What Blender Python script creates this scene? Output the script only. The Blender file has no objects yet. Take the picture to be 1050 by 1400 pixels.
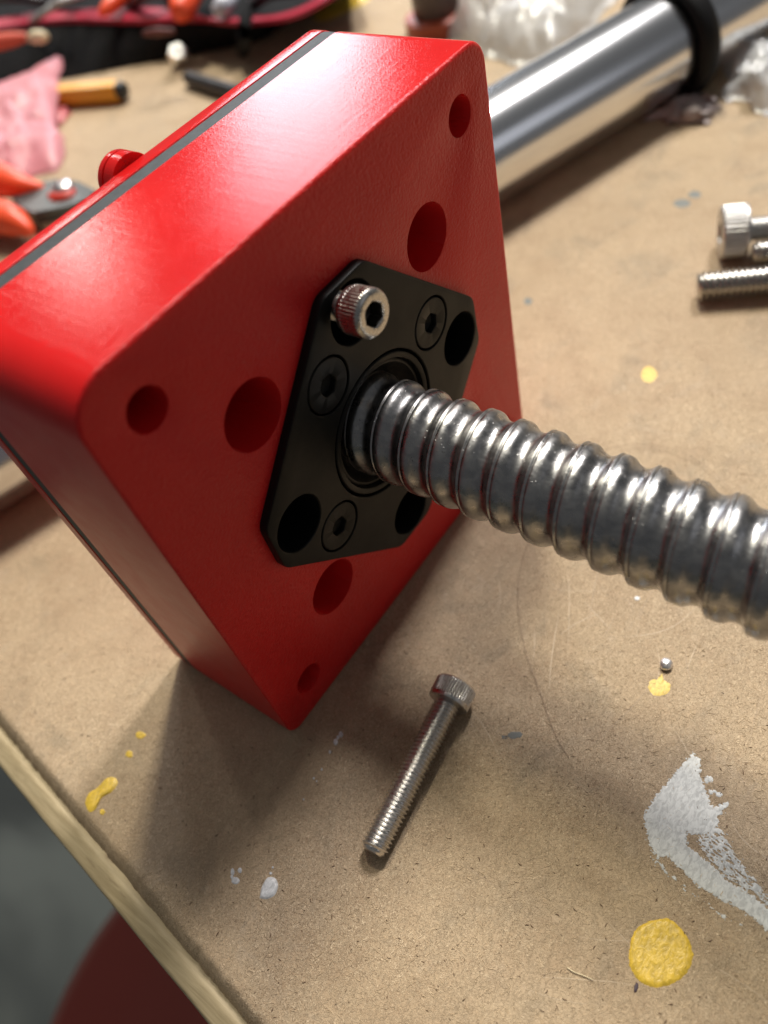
import bpy, bmesh, math, random
from mathutils import Vector, Matrix, noise
from mathutils.geometry import delaunay_2d_cdt
R = math.radians
PI = math.pi
MM = 0.001
random.seed(7)
sc = bpy.context.scene
col = sc.collection

# ------------------------------------------------------------------ camera
# world frame in millimetres: x right along the block's front face, y away into the block, z up from the board
CAM = Vector((-21.7876, -68.1551, 126.9205))
RGT = Vector((0.572611, -0.793836, -0.204796))
DWN = Vector((-0.706095, -0.350604, -0.615229))
FWD = Vector((0.416588, 0.496892, -0.761283))
FPX = 1102.195
cam_data = bpy.data.cameras.new("camera")
cam = bpy.data.objects.new("camera", cam_data)
col.objects.link(cam)
m = Matrix((RGT, -DWN, -FWD)).transposed().to_4x4()
m.translation = CAM * MM
cam.matrix_world = m
cam_data.sensor_fit = 'VERTICAL'
cam_data.sensor_height = 24
cam_data.sensor_width = 18
cam_data.lens = 24 * FPX / 1400
cam_data.clip_start = 0.002
cam_data.clip_end = 50
cam_data.dof.use_dof = True
cam_data.dof.focus_distance = 0.119
cam_data.dof.aperture_fstop = 9.0
sc.camera = cam
sc.render.resolution_x = 768
sc.render.resolution_y = 1024

# ------------------------------------------------------------------ world and lamps
w = bpy.data.worlds.new("World")
sc.world = w
w.use_nodes = True
nt = w.node_tree
bg = nt.nodes['Background']
bg.inputs[0].default_value = (0.97, 0.98, 1.0, 1)
bg.inputs[1].default_value = 0.10


def area(name, az, el, dist, sx, sy, power, colour, target=(40, 0, 20), spread=180):
    d = bpy.data.lights.new(name, 'AREA')
    d.shape = 'RECTANGLE'
    d.size = sx
    d.size_y = sy
    d.energy = power
    d.color = colour
    d.spread = R(spread)
    o = bpy.data.objects.new(name, d)
    v = Vector((math.cos(R(el)) * math.cos(R(az)), math.cos(R(el)) * math.sin(R(az)), math.sin(R(el))))
    o.location = Vector(target) * MM + v * dist
    o.rotation_euler = v.to_track_quat('Z', 'Y').to_euler()
    col.objects.link(o)
    return o


area("ceiling_lamp", 36, 61.5, 1.6, 0.12, 0.34, 18.5, (1.0, 0.94, 0.77))
area("ceiling_lamp", 7, 51, 1.6, 0.15, 0.34, 20.5, (1.0, 0.955, 0.92))
area("ceiling_bounce", 55, 66, 2.2, 1.7, 1.3, 5.0, (1.0, 0.96, 0.88))
area("window_light", 45, 24, 2.5, 0.50, 1.25, 16.0, (0.86, 0.91, 1.0))
area("narrow_window_light", 66.5, 27, 2.5, 0.12, 0.80, 4.6, (1.0, 0.93, 0.88))
area("room_light", -75, 28, 2.2, 1.1, 0.7, 1.3, (0.90, 0.92, 1.0))
sc.view_settings.view_transform = 'Standard'
sc.view_settings.look = 'None'
sc.view_settings.exposure = 0
sc.view_settings.gamma = 1

# ------------------------------------------------------------------ helpers


def at(u, v, z=0.0):
    """the place (mm) at height z seen at pixel u, v of the 1050x1400 photograph"""
    d = RGT * ((u - 525) / FPX) + DWN * ((v - 700) / FPX) + FWD
    return CAM + d * ((z - CAM.z) / d.z)


def aty(u, v, y=0.0):
    d = RGT * ((u - 525) / FPX) + DWN * ((v - 700) / FPX) + FWD
    return CAM + d * ((y - CAM.y) / d.y)


def fbm(x, y, z=0.0, o=4):
    return noise.fractal(Vector((x, y, z)), 1.0, 2.0, o)


def mesh_obj(name, verts, faces, mat=None, parent=None, smooth=None, mw=None, scale=MM):
    """link a mesh given in millimetres; smooth = sharp-edge angle in degrees"""
    me = bpy.data.meshes.new(name)
    me.from_pydata([(v[0] * scale, v[1] * scale, v[2] * scale) for v in verts], [], faces)
    me.update()
    bm = bmesh.new()
    bm.from_mesh(me)
    bmesh.ops.recalc_face_normals(bm, faces=bm.faces)
    bm.to_mesh(me)
    bm.free()
    if smooth is not None:
        me.polygons.foreach_set('use_smooth', [True] * len(me.polygons))
        if smooth < 180:
            me.set_sharp_from_angle(angle=R(smooth))
    if mat:
        me.materials.append(mat)
    o = bpy.data.objects.new(name, me)
    col.objects.link(o)
    if parent:
        o.parent = parent
    if mw is not None:
        o.matrix_local = mw
    return o


def empty(name, mw=None):
    o = bpy.data.objects.new(name, None)
    o.empty_display_size = 0.01
    col.objects.link(o)
    if mw is not None:
        o.matrix_world = mw
    return o


def tag(o, label, cat, group=None):
    o['label'] = label
    o['category'] = cat
    if group:
        o['group'] = group
    return o


def loft(rings, cap0=False, cap1=False, closed=True):
    n = len(rings[0])
    V = [p for r in rings for p in r]
    F = []
    for i in range(len(rings) - 1):
        for j in range(n if closed else n - 1):
            k = (j + 1) % n
            F.append((i * n + j, i * n + k, (i + 1) * n + k, (i + 1) * n + j))
    if cap0:
        F.append(tuple(range(n)))
    if cap1:
        F.append(tuple(range((len(rings) - 1) * n, len(rings) * n)))
    return V, F


def join(*parts):
    V = []
    F = []
    for v, f in parts:
        b = len(V)
        V += list(v)
        F += [tuple(i + b for i in q) for q in f]
    return V, F


def lathe(prof, n=64):
    """profile of (r, z) turned about z"""
    return loft([[(r * math.cos(2 * PI * j / n), r * math.sin(2 * PI * j / n), z) for j in range(n)] for r, z in prof])


def tube(path, rad, n=10, caps=True):
    """a round bar along a list of points; rad is a number or a list"""
    path = [Vector(p) for p in path]
    rings = []
    up = Vector((0.13, 0.2, 0.97))
    for i, p in enumerate(path):
        t = (path[min(i + 1, len(path) - 1)] - path[max(i - 1, 0)]).normalized()
        a = t.cross(up).normalized()
        b = t.cross(a).normalized()
        r = rad[i] if isinstance(rad, (list, tuple)) else rad
        rings.append([tuple(p + a * (r * math.cos(2 * PI * j / n)) + b * (r * math.sin(2 * PI * j / n))) for j in range(n)])
    return loft(rings, caps, caps)


def spline(pts, k=8):
    pts = [Vector(p) for p in pts]
    out = []
    for i in range(len(pts) - 1):
        p0 = pts[max(i - 1, 0)]
        p1 = pts[i]
        p2 = pts[i + 1]
        p3 = pts[min(i + 2, len(pts) - 1)]
        for s in range(k):
            t = s / k
            out.append(0.5 * ((2 * p1) + (p2 - p0) * t + (2 * p0 - 5 * p1 + 4 * p2 - p3) * t * t + (-p0 + 3 * p1 - 3 * p2 + p3) * t ** 3))
    out.append(pts[-1])
    return out


def frame(origin, axis, up=(0, 0, 1)):
    """matrix whose z looks along axis, origin in mm"""
    z = Vector(axis).normalized()
    x = Vector(up).cross(z)
    if x.length < 1e-4:
        x = Vector((1, 0, 0)).cross(z)
    x.normalize()
    y = z.cross(x)
    mt = Matrix((x, y, z)).transposed().to_4x4()
    mt.translation = Vector(origin) * MM
    return mt


# ------------------------------------------------------------------ materials


class MatB:
    def __init__(self, name, base=(0.5, 0.5, 0.5), rough=0.5, metal=0.0, **kw):
        self.m = bpy.data.materials.new(name)
        self.m.use_nodes = True
        self.nt = self.m.node_tree
        self.b = self.nt.nodes['Principled BSDF']
        self.set('Base Color', base)
        self.set('Roughness', rough)
        self.set('Metallic', metal)
        for k, v in kw.items():
            self.set(k.replace('_', ' '), v)
        self._co = None

    def set(self, k, v):
        i = self.b.inputs[k]
        if isinstance(v, bpy.types.NodeSocket):
            self.nt.links.new(v, i)
        elif isinstance(v, tuple) and len(v) == 3 and i.type == 'RGBA':
            i.default_value = (*v, 1)
        else:
            i.default_value = v

    def node(self, t, **kw):
        n = self.nt.nodes.new(t)
        for k, v in kw.items():
            setattr(n, k, v)
        return n

    def put(self, sock, v):
        if isinstance(v, bpy.types.NodeSocket):
            self.nt.links.new(v, sock)
        elif isinstance(v, tuple) and len(v) == 3 and sock.type == 'RGBA':
            sock.default_value = (*v, 1)
        else:
            sock.default_value = v

    def co(self, scale=(1, 1, 1), rot=(0, 0, 0), loc=(0, 0, 0)):
        """object coordinates in millimetres"""
        tc = self.node('ShaderNodeTexCoord')
        mp = self.node('ShaderNodeMapping')
        self.nt.links.new(tc.outputs['Object'], mp.inputs[0])
        mp.inputs['Scale'].default_value = tuple(1000 * s for s in scale)
        mp.inputs['Rotation'].default_value = rot
        mp.inputs['Location'].default_value = loc
        return mp.outputs[0]

    def noise(self, co, scale=1.0, detail=3.0, rough=0.5, dist=0.0):
        n = self.node('ShaderNodeTexNoise')
        self.nt.links.new(co, n.inputs['Vector'])
        n.inputs['Scale'].default_value = scale
        n.inputs['Detail'].default_value = detail
        n.inputs['Roughness'].default_value = rough
        n.inputs['Distortion'].default_value = dist
        return n.outputs['Fac']

    def math(self, op, a, b=0.0, clamp=False):
        n = self.node('ShaderNodeMath', operation=op, use_clamp=clamp)
        self.put(n.inputs[0], a)
        self.put(n.inputs[1], b)
        return n.outputs[0]

    def ramp(self, v, lo, hi, a=0.0, b=1.0):
        n = self.node('ShaderNodeMapRange', interpolation_type='SMOOTHSTEP')
        self.put(n.inputs[0], v)
        n.inputs[1].default_value = lo
        n.inputs[2].default_value = hi
        n.inputs[3].default_value = a
        n.inputs[4].default_value = b
        return n.outputs[0]

    def mix(self, f, a, b, blend='MIX'):
        n = self.node('ShaderNodeMix', data_type='RGBA', blend_type=blend)
        self.put(n.inputs[0], f)
        self.put(n.inputs[6], a)
        self.put(n.inputs[7], b)
        return n.outputs[2]

    def bump(self, h, strength=0.3, dist=0.1, prev=None):
        n = self.node('ShaderNodeBump')
        n.inputs['Strength'].default_value = strength
        n.inputs['Distance'].default_value = dist * MM
        self.nt.links.new(h, n.inputs['Height'])
        if prev is not None:
            self.nt.links.new(prev, n.inputs['Normal'])
        self.nt.links.new(n.outputs[0], self.b.inputs['Normal'])
        return n.outputs[0]


def simple(name, base, rough=0.5, metal=0.0, bump=0.0, bscale=2.0, bdist=0.1, var=0.0, **kw):
    M = MatB(name, base, rough, metal, **kw)
    if bump or var:
        c = M.co()
        n = M.noise(c, bscale, 4)
        if bump:
            M.bump(n, bump, bdist)
        if var:
            n2 = M.noise(c, bscale * 0.3, 3)
            dark = tuple(x * (1 - var) for x in base)
            M.set('Base Color', M.mix(M.ramp(n2, 0.3, 0.7), dark, base))
    return M.m


def mat_board():
    M = MatB("hardboard", rough=0.62)
    c = M.co()
    big = M.noise(c, 0.022, 3)
    mid = M.noise(c, 0.11, 4, 0.6)
    f1 = M.noise(c, 1.0, 3, 0.6, 2.2)
    f2 = M.noise(M.co(loc=(7, 3, 1)), 0.85, 3, 0.6, 2.4)
    fine = M.noise(c, 4.0, 3, 0.6, 0.6)
    base = M.mix(M.ramp(big, 0.35, 0.65), (0.560, 0.422, 0.270), (0.490, 0.364, 0.232))
    base = M.mix(M.ramp(mid, 0.42, 0.70, 0, 0.45), base, (0.37, 0.25, 0.15))
    base = M.mix(M.ramp(fine, 0.3, 0.7, 0.0, 0.20), base, (0.30, 0.19, 0.105))
    a1 = M.math('ABSOLUTE', M.math('SUBTRACT', f1, 0.5))
    line1 = M.ramp(a1, 0.006, 0.055, 1, 0)
    a2 = M.math('ABSOLUTE', M.math('SUBTRACT', f2, 0.48))
    line2 = M.ramp(a2, 0.004, 0.042, 1, 0)
    wear = M.ramp(M.noise(M.co(loc=(21, 9, 0)), 0.035, 3, 0.55), 0.36, 0.60, 0.45, 1.0)
    k1 = M.math('MULTIPLY', M.math('MULTIPLY', line1, wear), M.ramp(fine, 0.35, 0.58, 0.1, 0.95))
    base = M.mix(k1, base, (0.80, 0.63, 0.43))
    k2 = M.math('MULTIPLY', M.math('MULTIPLY', line2, wear), M.ramp(fine, 0.42, 0.62, 0.85, 0.1))
    base = M.mix(k2, base, (0.17, 0.095, 0.048))
    # sparse dark flecks
    vo = M.node('ShaderNodeTexVoronoi')
    M.nt.links.new(M.co(scale=(1, 0.6, 1), loc=(3, 1, 0)), vo.inputs['Vector'])
    vo.inputs['Scale'].default_value = 0.42
    wob = M.math('ADD', vo.outputs['Distance'], M.math('MULTIPLY', M.math('SUBTRACT', fine, 0.5), 0.22))
    sp = M.math('MULTIPLY', M.ramp(wob, 0.03, 0.085, 1, 0), M.ramp(f2, 0.50, 0.54, 0, 0.85))
    base = M.mix(sp, base, (0.085, 0.052, 0.036))
    # greasy grey smudges rubbed into the surface
    sm = M.noise(M.co(scale=(1, 1.3, 1), loc=(11, 4, 2)), 0.055, 5, 0.62, 0.7)
    base = M.mix(M.ramp(sm, 0.53, 0.72, 0, 0.42), base, (0.23, 0.185, 0.125))
    sm2 = M.noise(M.co(loc=(40, 14, 2)), 0.16, 4, 0.6, 1.0)
    base = M.mix(M.ramp(sm2, 0.58, 0.72, 0, 0.30), base, (0.55, 0.44, 0.32))
    M.set('Base Color', base)
    M.set('Roughness', M.ramp(sm, 0.45, 0.7, 0.66, 0.50))
    h = M.math('ADD', M.math('MULTIPLY', f1, 0.7), M.math('MULTIPLY', fine, 0.4))
    h = M.math('ADD', h, M.math('MULTIPLY', line1, 0.25))
    M.bump(h, 0.85, 0.26)
    return M.m


def mat_red(name='red_plastic', kind='face'):
    base = (0.66, 0.018, 0.018)
    M = MatB(name, base, 0.34)
    M.set('Subsurface Weight', 0.25)
    M.set('Subsurface Radius', (1.0, 0.10, 0.08))
    M.set('Subsurface Scale', 0.0022)
    c = M.co()
    n = M.noise(c, 0.05, 3)
    M.set('Base Color', M.mix(M.ramp(n, 0.35, 0.65), base, (0.60, 0.014, 0.015)))
    # moulded orange-peel skin, and fine machining lines on the sawn sides
    g = M.noise(c, 2.3, 2, 0.5)
    lines = M.noise(M.co(scale=(0.06, 1.0, 0.06), rot=(0, 0, R(4))), 1.6, 4, 0.65)
    lines2 = M.noise(M.co(scale=(1.0, 0.05, 0.3), rot=(0, 0, R(-10))), 1.1, 3, 0.6)
    geo = M.node('ShaderNodeTexCoord')
    sep = M.node('ShaderNodeSeparateXYZ')
    M.nt.links.new(geo.outputs['Normal'], sep.inputs[0])
    front = M.ramp(M.math('ABSOLUTE', sep.outputs[1]), 0.15, 0.6)
    side = M.math('SUBTRACT', 1.0, front)
    h = M.math('MULTIPLY', g, M.math('ADD', M.math('MULTIPLY', front, 0.75), 0.05))
    h = M.math('ADD', h, M.math('MULTIPLY', side, M.math('ADD', M.math('MULTIPLY', lines, 0.11), M.math('MULTIPLY', lines2, 0.075))))
    gr = M.noise(c, 4.0, 2, 0.5)
    h = M.math('ADD', h, M.math('MULTIPLY', gr, M.math('ADD', M.math('MULTIPLY', front, 0.14), 0.11)))
    M.bump(h, 0.8, 0.32)
    flank = M.ramp(M.math('ABSOLUTE', sep.outputs[0]), 0.5, 0.85)
    rg_ = M.math('ADD', M.ramp(M.noise(c, 0.25, 4, 0.6), 0.3, 0.7, 0.07, 0.12), M.math('MULTIPLY', front, 0.26))
    M.set('Roughness', M.math('ADD', rg_, M.math('MULTIPLY', flank, 0.26)))
    M.set('Specular IOR Level', 0.28)
    return M.m


def mat_ballscrew():
    M = MatB("ball_screw_steel", (0.46, 0.455, 0.46), 0.2, 1.0)
    c = M.co()
    n1 = M.noise(c, 0.45, 4, 0.6)
    n2 = M.noise(M.co(scale=(1, 1, 0.7)), 0.7, 3, 0.5, 0.8)
    grit = M.noise(c, 4.5, 3, 0.6)
    M.set('Roughness', M.ramp(n1, 0.3, 0.7, 0.24, 0.40))
    b = M.mix(M.ramp(n2, 0.35, 0.65), (0.34, 0.34, 0.345), (0.44, 0.435, 0.43))
    # oil and dirt flecks
    sp = M.math('MULTIPLY', M.ramp(grit, 0.62, 0.70), M.ramp(n1, 0.48, 0.62))
    b = M.mix(sp, b, (0.07, 0.06, 0.05))
    M.set('Base Color', b)
    vo = M.node('ShaderNodeTexVoronoi')
    M.nt.links.new(M.co(loc=(2, 5, 1)), vo.inputs['Vector'])
    vo.inputs['Scale'].default_value = 1.6
    drops = M.math('MULTIPLY', M.ramp(vo.outputs['Distance'], 0.10, 0.24, 1, 0), M.ramp(n1, 0.50, 0.58))
    h = M.math('ADD', n2, M.math('MULTIPLY', M.noise(c, 2.2, 2), 0.16))
    h = M.math('ADD', h, M.math('MULTIPLY', drops, 0.7))
    M.bump(h, 0.6, 0.09)
    return M.m


def mat_black_anod():
    M = MatB("black_anodised", (0.010, 0.010, 0.010), 0.42, Specular_IOR_Level=0.16)
    c = M.co()
    n = M.noise(c, 0.12, 3)
    M.set('Roughness', M.ramp(n, 0.3, 0.7, 0.36, 0.48))
    M.set('Base Color', M.mix(M.ramp(M.noise(c, 0.3, 5, 0.7), 0.4, 0.7), (0.008, 0.0085, 0.008), (0.012, 0.012, 0.011)))
    M.bump(M.noise(c, 5.0, 2), 0.15, 0.05)
    return M.m


def mat_steel(name='stainless_steel', base=(0.50, 0.485, 0.46), r0=0.22, r1=0.38):
    M = MatB(name, base, 0.3, 1.0)
    c = M.co()
    M.set('Roughness', M.ramp(M.noise(c, 1.5, 4, 0.6), 0.3, 0.7, r0, r1))
    M.bump(M.noise(c, 4.0, 3, 0.6), 0.12, 0.05)
    return M.m


def mat_chrome():
    M = MatB("polished_steel_tube", (0.78, 0.79, 0.81), 0.1, 1.0)
    M.set('Roughness', 0.21)
    return M.m


def mat_paint(name, base, rough=0.4, wr=0.5):
    M = MatB(name, base, rough)
    c = M.co()
    n = M.noise(M.co(scale=(1.0, 2.0, 1.0), rot=(0, 0, R(60))), 0.9, 4, 0.6, 0.8)
    d = tuple(x * 0.72 for x in base)
    M.set('Base Color', M.mix(M.ramp(n, 0.35, 0.62), d, base))
    M.bump(n, wr, 0.25)
    return M.m


def mat_wood():
    M = MatB("pale_wood_ledge", rough=0.6)
    c = M.co(scale=(1.0, 0.06, 1.0), rot=(0, 0, 0))
    n = M.noise(c, 1.3, 5, 0.6, 0.4)
    n2 = M.noise(M.co(scale=(1, 0.15, 1), loc=(5, 0, 0)), 0.8, 4, 0.6)
    b = M.mix(M.ramp(n, 0.3, 0.7), (0.34, 0.265, 0.150), (0.46, 0.37, 0.225))
    b = M.mix(M.ramp(n2, 0.60, 0.72, 0, 0.6), b, (0.20, 0.14, 0.075))
    M.set('Base Color', b)
    M.bump(n, 0.4, 0.15)
    return M.m


def mat_film(name, base, trans=0.0, alpha=0.7, rough=0.25):
    M = MatB(name, base, rough)
    M.set('Alpha', alpha)
    M.set('Transmission Weight', trans)
    M.bump(M.noise(M.co(), 0.12, 4, 0.6), 0.5, 2.0)
    return M.m


BOARD = mat_board()
RED = mat_red()
BSCREW = mat_ballscrew()
ANOD = mat_black_anod()
STEEL = mat_steel()
DSTEEL = mat_steel('dull_steel', (0.66, 0.64, 0.61), 0.25, 0.42)
CHROME = mat_chrome()
WOOD = mat_wood()
YELLOW = mat_paint('yellow_paint', (0.86, 0.58, 0.07), 0.35, 0.65)
WHITEP = mat_paint('white_paint', (0.74, 0.75, 0.72), 0.5, 0.2)
WHITED = mat_paint('white_filler', (0.78, 0.79, 0.80), 0.45, 0.3)
GASKET = simple('grey_gasket', (0.045, 0.056, 0.062), 0.6, Specular_IOR_Level=0.3, bump=0.35, bscale=2.5, bdist=0.08, var=0.25)
RUBBER = simple('black_rubber', (0.005, 0.005, 0.006), 0.55, Specular_IOR_Level=0.2)
BLACKH = simple('black_grease', (0.006, 0.006, 0.006), 0.22, bump=0.5, bscale=0.9, bdist=0.3)
COLLAR = simple('collar_rubber', (0.005, 0.005, 0.005), 0.5, bump=0.4, bscale=0.8, bdist=0.3, Specular_IOR_Level=0.3)
SOCKET_SHADE = simple('socket_shade', (0.05, 0.045, 0.04), 0.45, 0.6)  # shade deep in the hex sockets, put into the colour of their inner faces

# ------------------------------------------------------------------ setting: bench top, wooden rim, floor
EDGE0 = Vector((-27.1, 53.8))
ED = Vector((-8.2, -77.2)).normalized()          # along the edge towards the viewer
EN = Vector((ED.y, -ED.x))                       # outwards, off the board (-x)
if EN.x > 0:
    EN = -EN


def edge_pt(s, out, z):
    p = EDGE0 + ED * s + EN * out
    return (p.x, p.y, z)


rings = []
s = -600.0
while s < 260:
    near = -60 < s < 110
    nz = fbm(s * 0.25, 3.3) * 0.22 + fbm(s * 1.1, 9.1) * 0.16
    nz2 = fbm(s * 0.8, 19.1) * 0.12
    rings.append([edge_pt(s, o, z) for o, z in ((-900, 0), (-12, 0), (-1.4, 0.0), (-0.75 + nz, -0.05), (-0.30 + nz, -0.20), (0.10 + nz + nz2, -0.6),
                                               (0.6 + nz + nz2, -1.1), (1.25 + nz - nz2, -2.0), (1.7 + nz, -3.0))])
    s += 0.5 if near else 8
board = mesh_obj('workbench_top', *loft(rings, closed=False), BOARD, smooth=180)
board['kind'] = 'structure'
board['label'] = 'brown hardboard bench top spotted with yellow and white paint'

rings = []
s = -600.0
while s < 260:
    near = -60 < s < 110
    nz = fbm(s * 0.3, 43.3) * 0.12
    k = fbm(s * 0.5, 4.3) * 0.18
    wv = fbm(s * 0.02, 1.3) * 0.25
    rings.append([edge_pt(s, o, z) for o, z in ((-900, -3.05), (1.2, -3.05), (2.1 + k, -2.95), (2.5 + k, -2.72 + nz), (3.2 + k, -2.76 + nz),
                                               (3.8 + k, -3.05), (5.2, -3.5), (5.7 + wv, -3.75), (6.0 + wv, -4.3), (6.0 + wv, -22))])
    s += 0.6 if near else 8
ledge = mesh_obj('wooden_rim', *loft(rings, closed=False), WOOD, board, smooth=180)
ledge['label'] = 'pale wooden rim along the edge of the bench top'

FL = -700
mf = MatB('floor_concrete', (0.25, 0.27, 0.25), 0.6)
cfl = mf.co(scale=(0.02, 0.02, 0.02))
mf.set('Base Color', mf.mix(mf.ramp(mf.noise(mf.co(scale=(1, 0.35, 1), rot=(0, 0, R(40))), 0.008, 3, 0.5, 0.5), 0.35, 0.68), (0.13, 0.14, 0.125), (0.34, 0.36, 0.31)))
floor = mesh_obj('floor', [(-6000, -6000, FL), (6000, -6000, FL), (6000, 6000, FL), (-6000, 6000, FL)], [(0, 1, 2, 3)], mf.m)
floor['kind'] = 'structure'

# ------------------------------------------------------------------ paint marks on the board


def blob(name, outline, z0, h, mat, parent=board, dome=0.35, rings_n=7, wr=0.0):
    """a drop of dried paint: outline in board coordinates, thin with a rounded rim"""
    c = Vector((sum(p[0] for p in outline) / len(outline), sum(p[1] for p in outline) / len(outline)))
    R_ = []
    for i in range(rings_n + 1):
        t = i / rings_n
        k = 1 - t
        z = z0 + h * (1 - (1 - min(1, t / dome)) ** 2)
        R_.append([(c.x + (p[0] - c.x) * k, c.y + (p[1] - c.y) * k,
                    z + (wr * fbm(c.x + p[0] * k * 0.9, p[1] * k * 2.2) if i else 0)) for p in outline])
    return mesh_obj(name, *loft(R_), mat, parent, smooth=180)


def px_outline(pts, k=4, jit=0.06):
    P = [at(u, v) for u, v in pts]
    P = spline(P + [P[0]], k)[:-1]
    return [(p.x + jit * fbm(p.x * 2.1, p.y * 2.1, 5), p.y + jit * fbm(p.x * 2.1, p.y * 2.1, 9)) for p in P]


ypts = [(902 + 44 * math.cos(a) * (1 + 0.05 * math.sin(3 * a + 1)), 1303 + 47 * math.sin(a) * (1 + 0.03 * math.sin(4 * a))) for a in [2 * PI * i / 14 for i in range(14)]]
blob('yellow_paint_drop', px_outline(ypts, 6, 0.14), 0.0, 0.26, YELLOW, wr=0.05, rings_n=18, dome=0.16)
blob('yellow_paint_drop', px_outline([(116, 1098), (121, 1085), (133, 1077), (146, 1064), (157, 1063), (161, 1071), (152, 1083), (139, 1091), (131, 1106), (122, 1110)], 5), 0.0, 0.25, YELLOW, wr=0.04)
for (u, v, a, b) in ((140, 1110, 4, 4), (192, 1005, 7, 5), (177, 1031, 5, 5)):
    blob('yellow_paint_drop', px_outline([(u + a * math.cos(t) * (1 + 0.16 * math.sin(2.3 * u + 3 * t)), v + b * math.sin(t)) for t in [2 * PI * i / 9 for i in range(9)]], 3), 0.0, 0.10, YELLOW)
YTHIN = mat_paint('thin_yellow_paint', (0.80, 0.57, 0.11), 0.45, 0.4)
blob('thin_yellow_stain', px_outline([(886, 940), (889, 931), (899, 928), (905, 922), (908, 930), (916, 936), (915, 945), (905, 951), (893, 950)], 4, 0.2), 0.0, 0.05, YTHIN)
blob('thin_yellow_stain', px_outline([(876, 512), (880, 504), (888, 501), (896, 506), (898, 515), (890, 523), (881, 521)], 4, 0.2), 0.0, 0.05, YTHIN)
blob('yellow_paint_drop', px_outline([(425, 22), (440, 8), (475, -6), (500, -14), (505, 0), (470, 18), (440, 30)], 3), 0.0, 0.3, YELLOW)
blob('white_filler_chip', px_outline([(355, 1228), (358, 1212), (366, 1200), (375, 1200), (380, 1208), (377, 1222), (366, 1229)], 4), 0.0, 0.35, WHITED)
for (u, v, a, b) in ((318, 1192, 3, 5), (328, 1190, 3, 4), (322, 1204, 6, 5), (317, 1199, 2, 3), (370, 1194, 2, 2), (373, 1186, 1.5, 2), (459, 1014, 3.2, 4.5), (466, 1004, 3, 4.5), (462, 1008, 2, 3), (871, 818, 4, 3),
                     (451, 1028, 1.5, 2.5), (440, 1052, 1.2, 1.8), (429, 1064, 1.6, 1.6), (433, 1068, 1.2, 1.2), (415, 1093, 1.2, 1.8)):
    blob('white_filler_chip', px_outline([(u + a * math.cos(t), v + b * math.sin(t)) for t in [2 * PI * i / 7 for i in range(7)]], 2), 0.0, 0.10, WHITED)
for (u, v, a, b) in ((704, 1005, 10, 5), (690, 1008, 5, 2), (933, 278, 12, 6), (950, 266, 9, 5), (722, 412, 6, 5)):
    blob('grey_smudge', px_outline([(u + a * math.cos(t), v + b * math.sin(t)) for t in [2 * PI * i / 8 for i in range(8)]], 2, 0.3), 0.0, 0.03,
         simple('grey_paint_stain', (0.16, 0.17, 0.16), 0.6))


def inside(poly, x, y):
    c = False
    j = len(poly) - 1
    for i in range(len(poly)):
        xi, yi = poly[i]
        xj, yj = poly[j]
        if (yi > y) != (yj > y) and x < (xj - xi) * (y - yi) / (yj - yi) + xi:
            c = not c
        j = i
    return c


def pdist(poly, x, y):
    best = 1e9
    for i in range(len(poly)):
        ax, ay = poly[i]
        bx, by = poly[(i + 1) % len(poly)]
        dx, dy = bx - ax, by - ay
        t = max(0, min(1, ((x - ax) * dx + (y - ay) * dy) / (dx * dx + dy * dy + 1e-9)))
        d = math.hypot(x - ax - t * dx, y - ay - t * dy)
        best = min(best, d)
    return best


def px4(l):
    return [(650 + u * 0.381, 950 + v * 0.381) for u, v in l]


SM_MAIN = px4([(780, 205), (812, 235), (805, 285), (830, 345), (850, 405), (872, 395), (905, 378), (912, 395), (870, 440), (872, 470), (845, 500), (800, 505), (755, 495),
               (765, 540), (800, 570), (850, 610), (905, 665), (980, 710), (1060, 770), (1120, 820), (1120, 900), (1050, 850), (960, 775), (880, 735),
               (800, 690), (745, 635), (690, 580), (650, 585), (618, 520), (603, 430), (640, 370), (700, 300), (750, 240)])
SM_STREAK = px4([(850, 450), (900, 500), (950, 590), (985, 640), (1060, 720), (1100, 790), (1000, 720), (900, 660), (830, 590), (790, 520)])
SM_LOW = px4([(620, 500), (655, 590), (700, 640), (760, 690), (820, 740), (900, 800), (950, 825), (890, 800), (790, 720), (700, 660), (640, 600)])
V = []
idx = {}
F = []
cs = 0.115
x0, y0 = at(860, 1010).x, 0
allp = [at(u, v) for u, v in SM_MAIN + SM_STREAK + SM_LOW]
bx0, bx1 = min(p.x for p in allp) - 1, max(p.x for p in allp) + 1
by0, by1 = min(p.y for p in allp) - 1, max(p.y for p in allp) + 1
Wm = [(at(u, v).x, at(u, v).y) for u, v in SM_MAIN]
Ws = [(at(u, v).x, at(u, v).y) for u, v in SM_STREAK]
Wl = [(at(u, v).x, at(u, v).y) for u, v in SM_LOW]
drips = [(at(650 + u * 0.381, 950 + v * 0.381), r) for u, v, r in ((838, 302, 0.55), (845, 350, 0.35), (858, 346, 0.3), (874, 358, 0.4), (830, 310, 0.35), (780, 300, 0.3))]
sdir = (at(1000, 1240) - at(940, 1190)).normalized()


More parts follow.
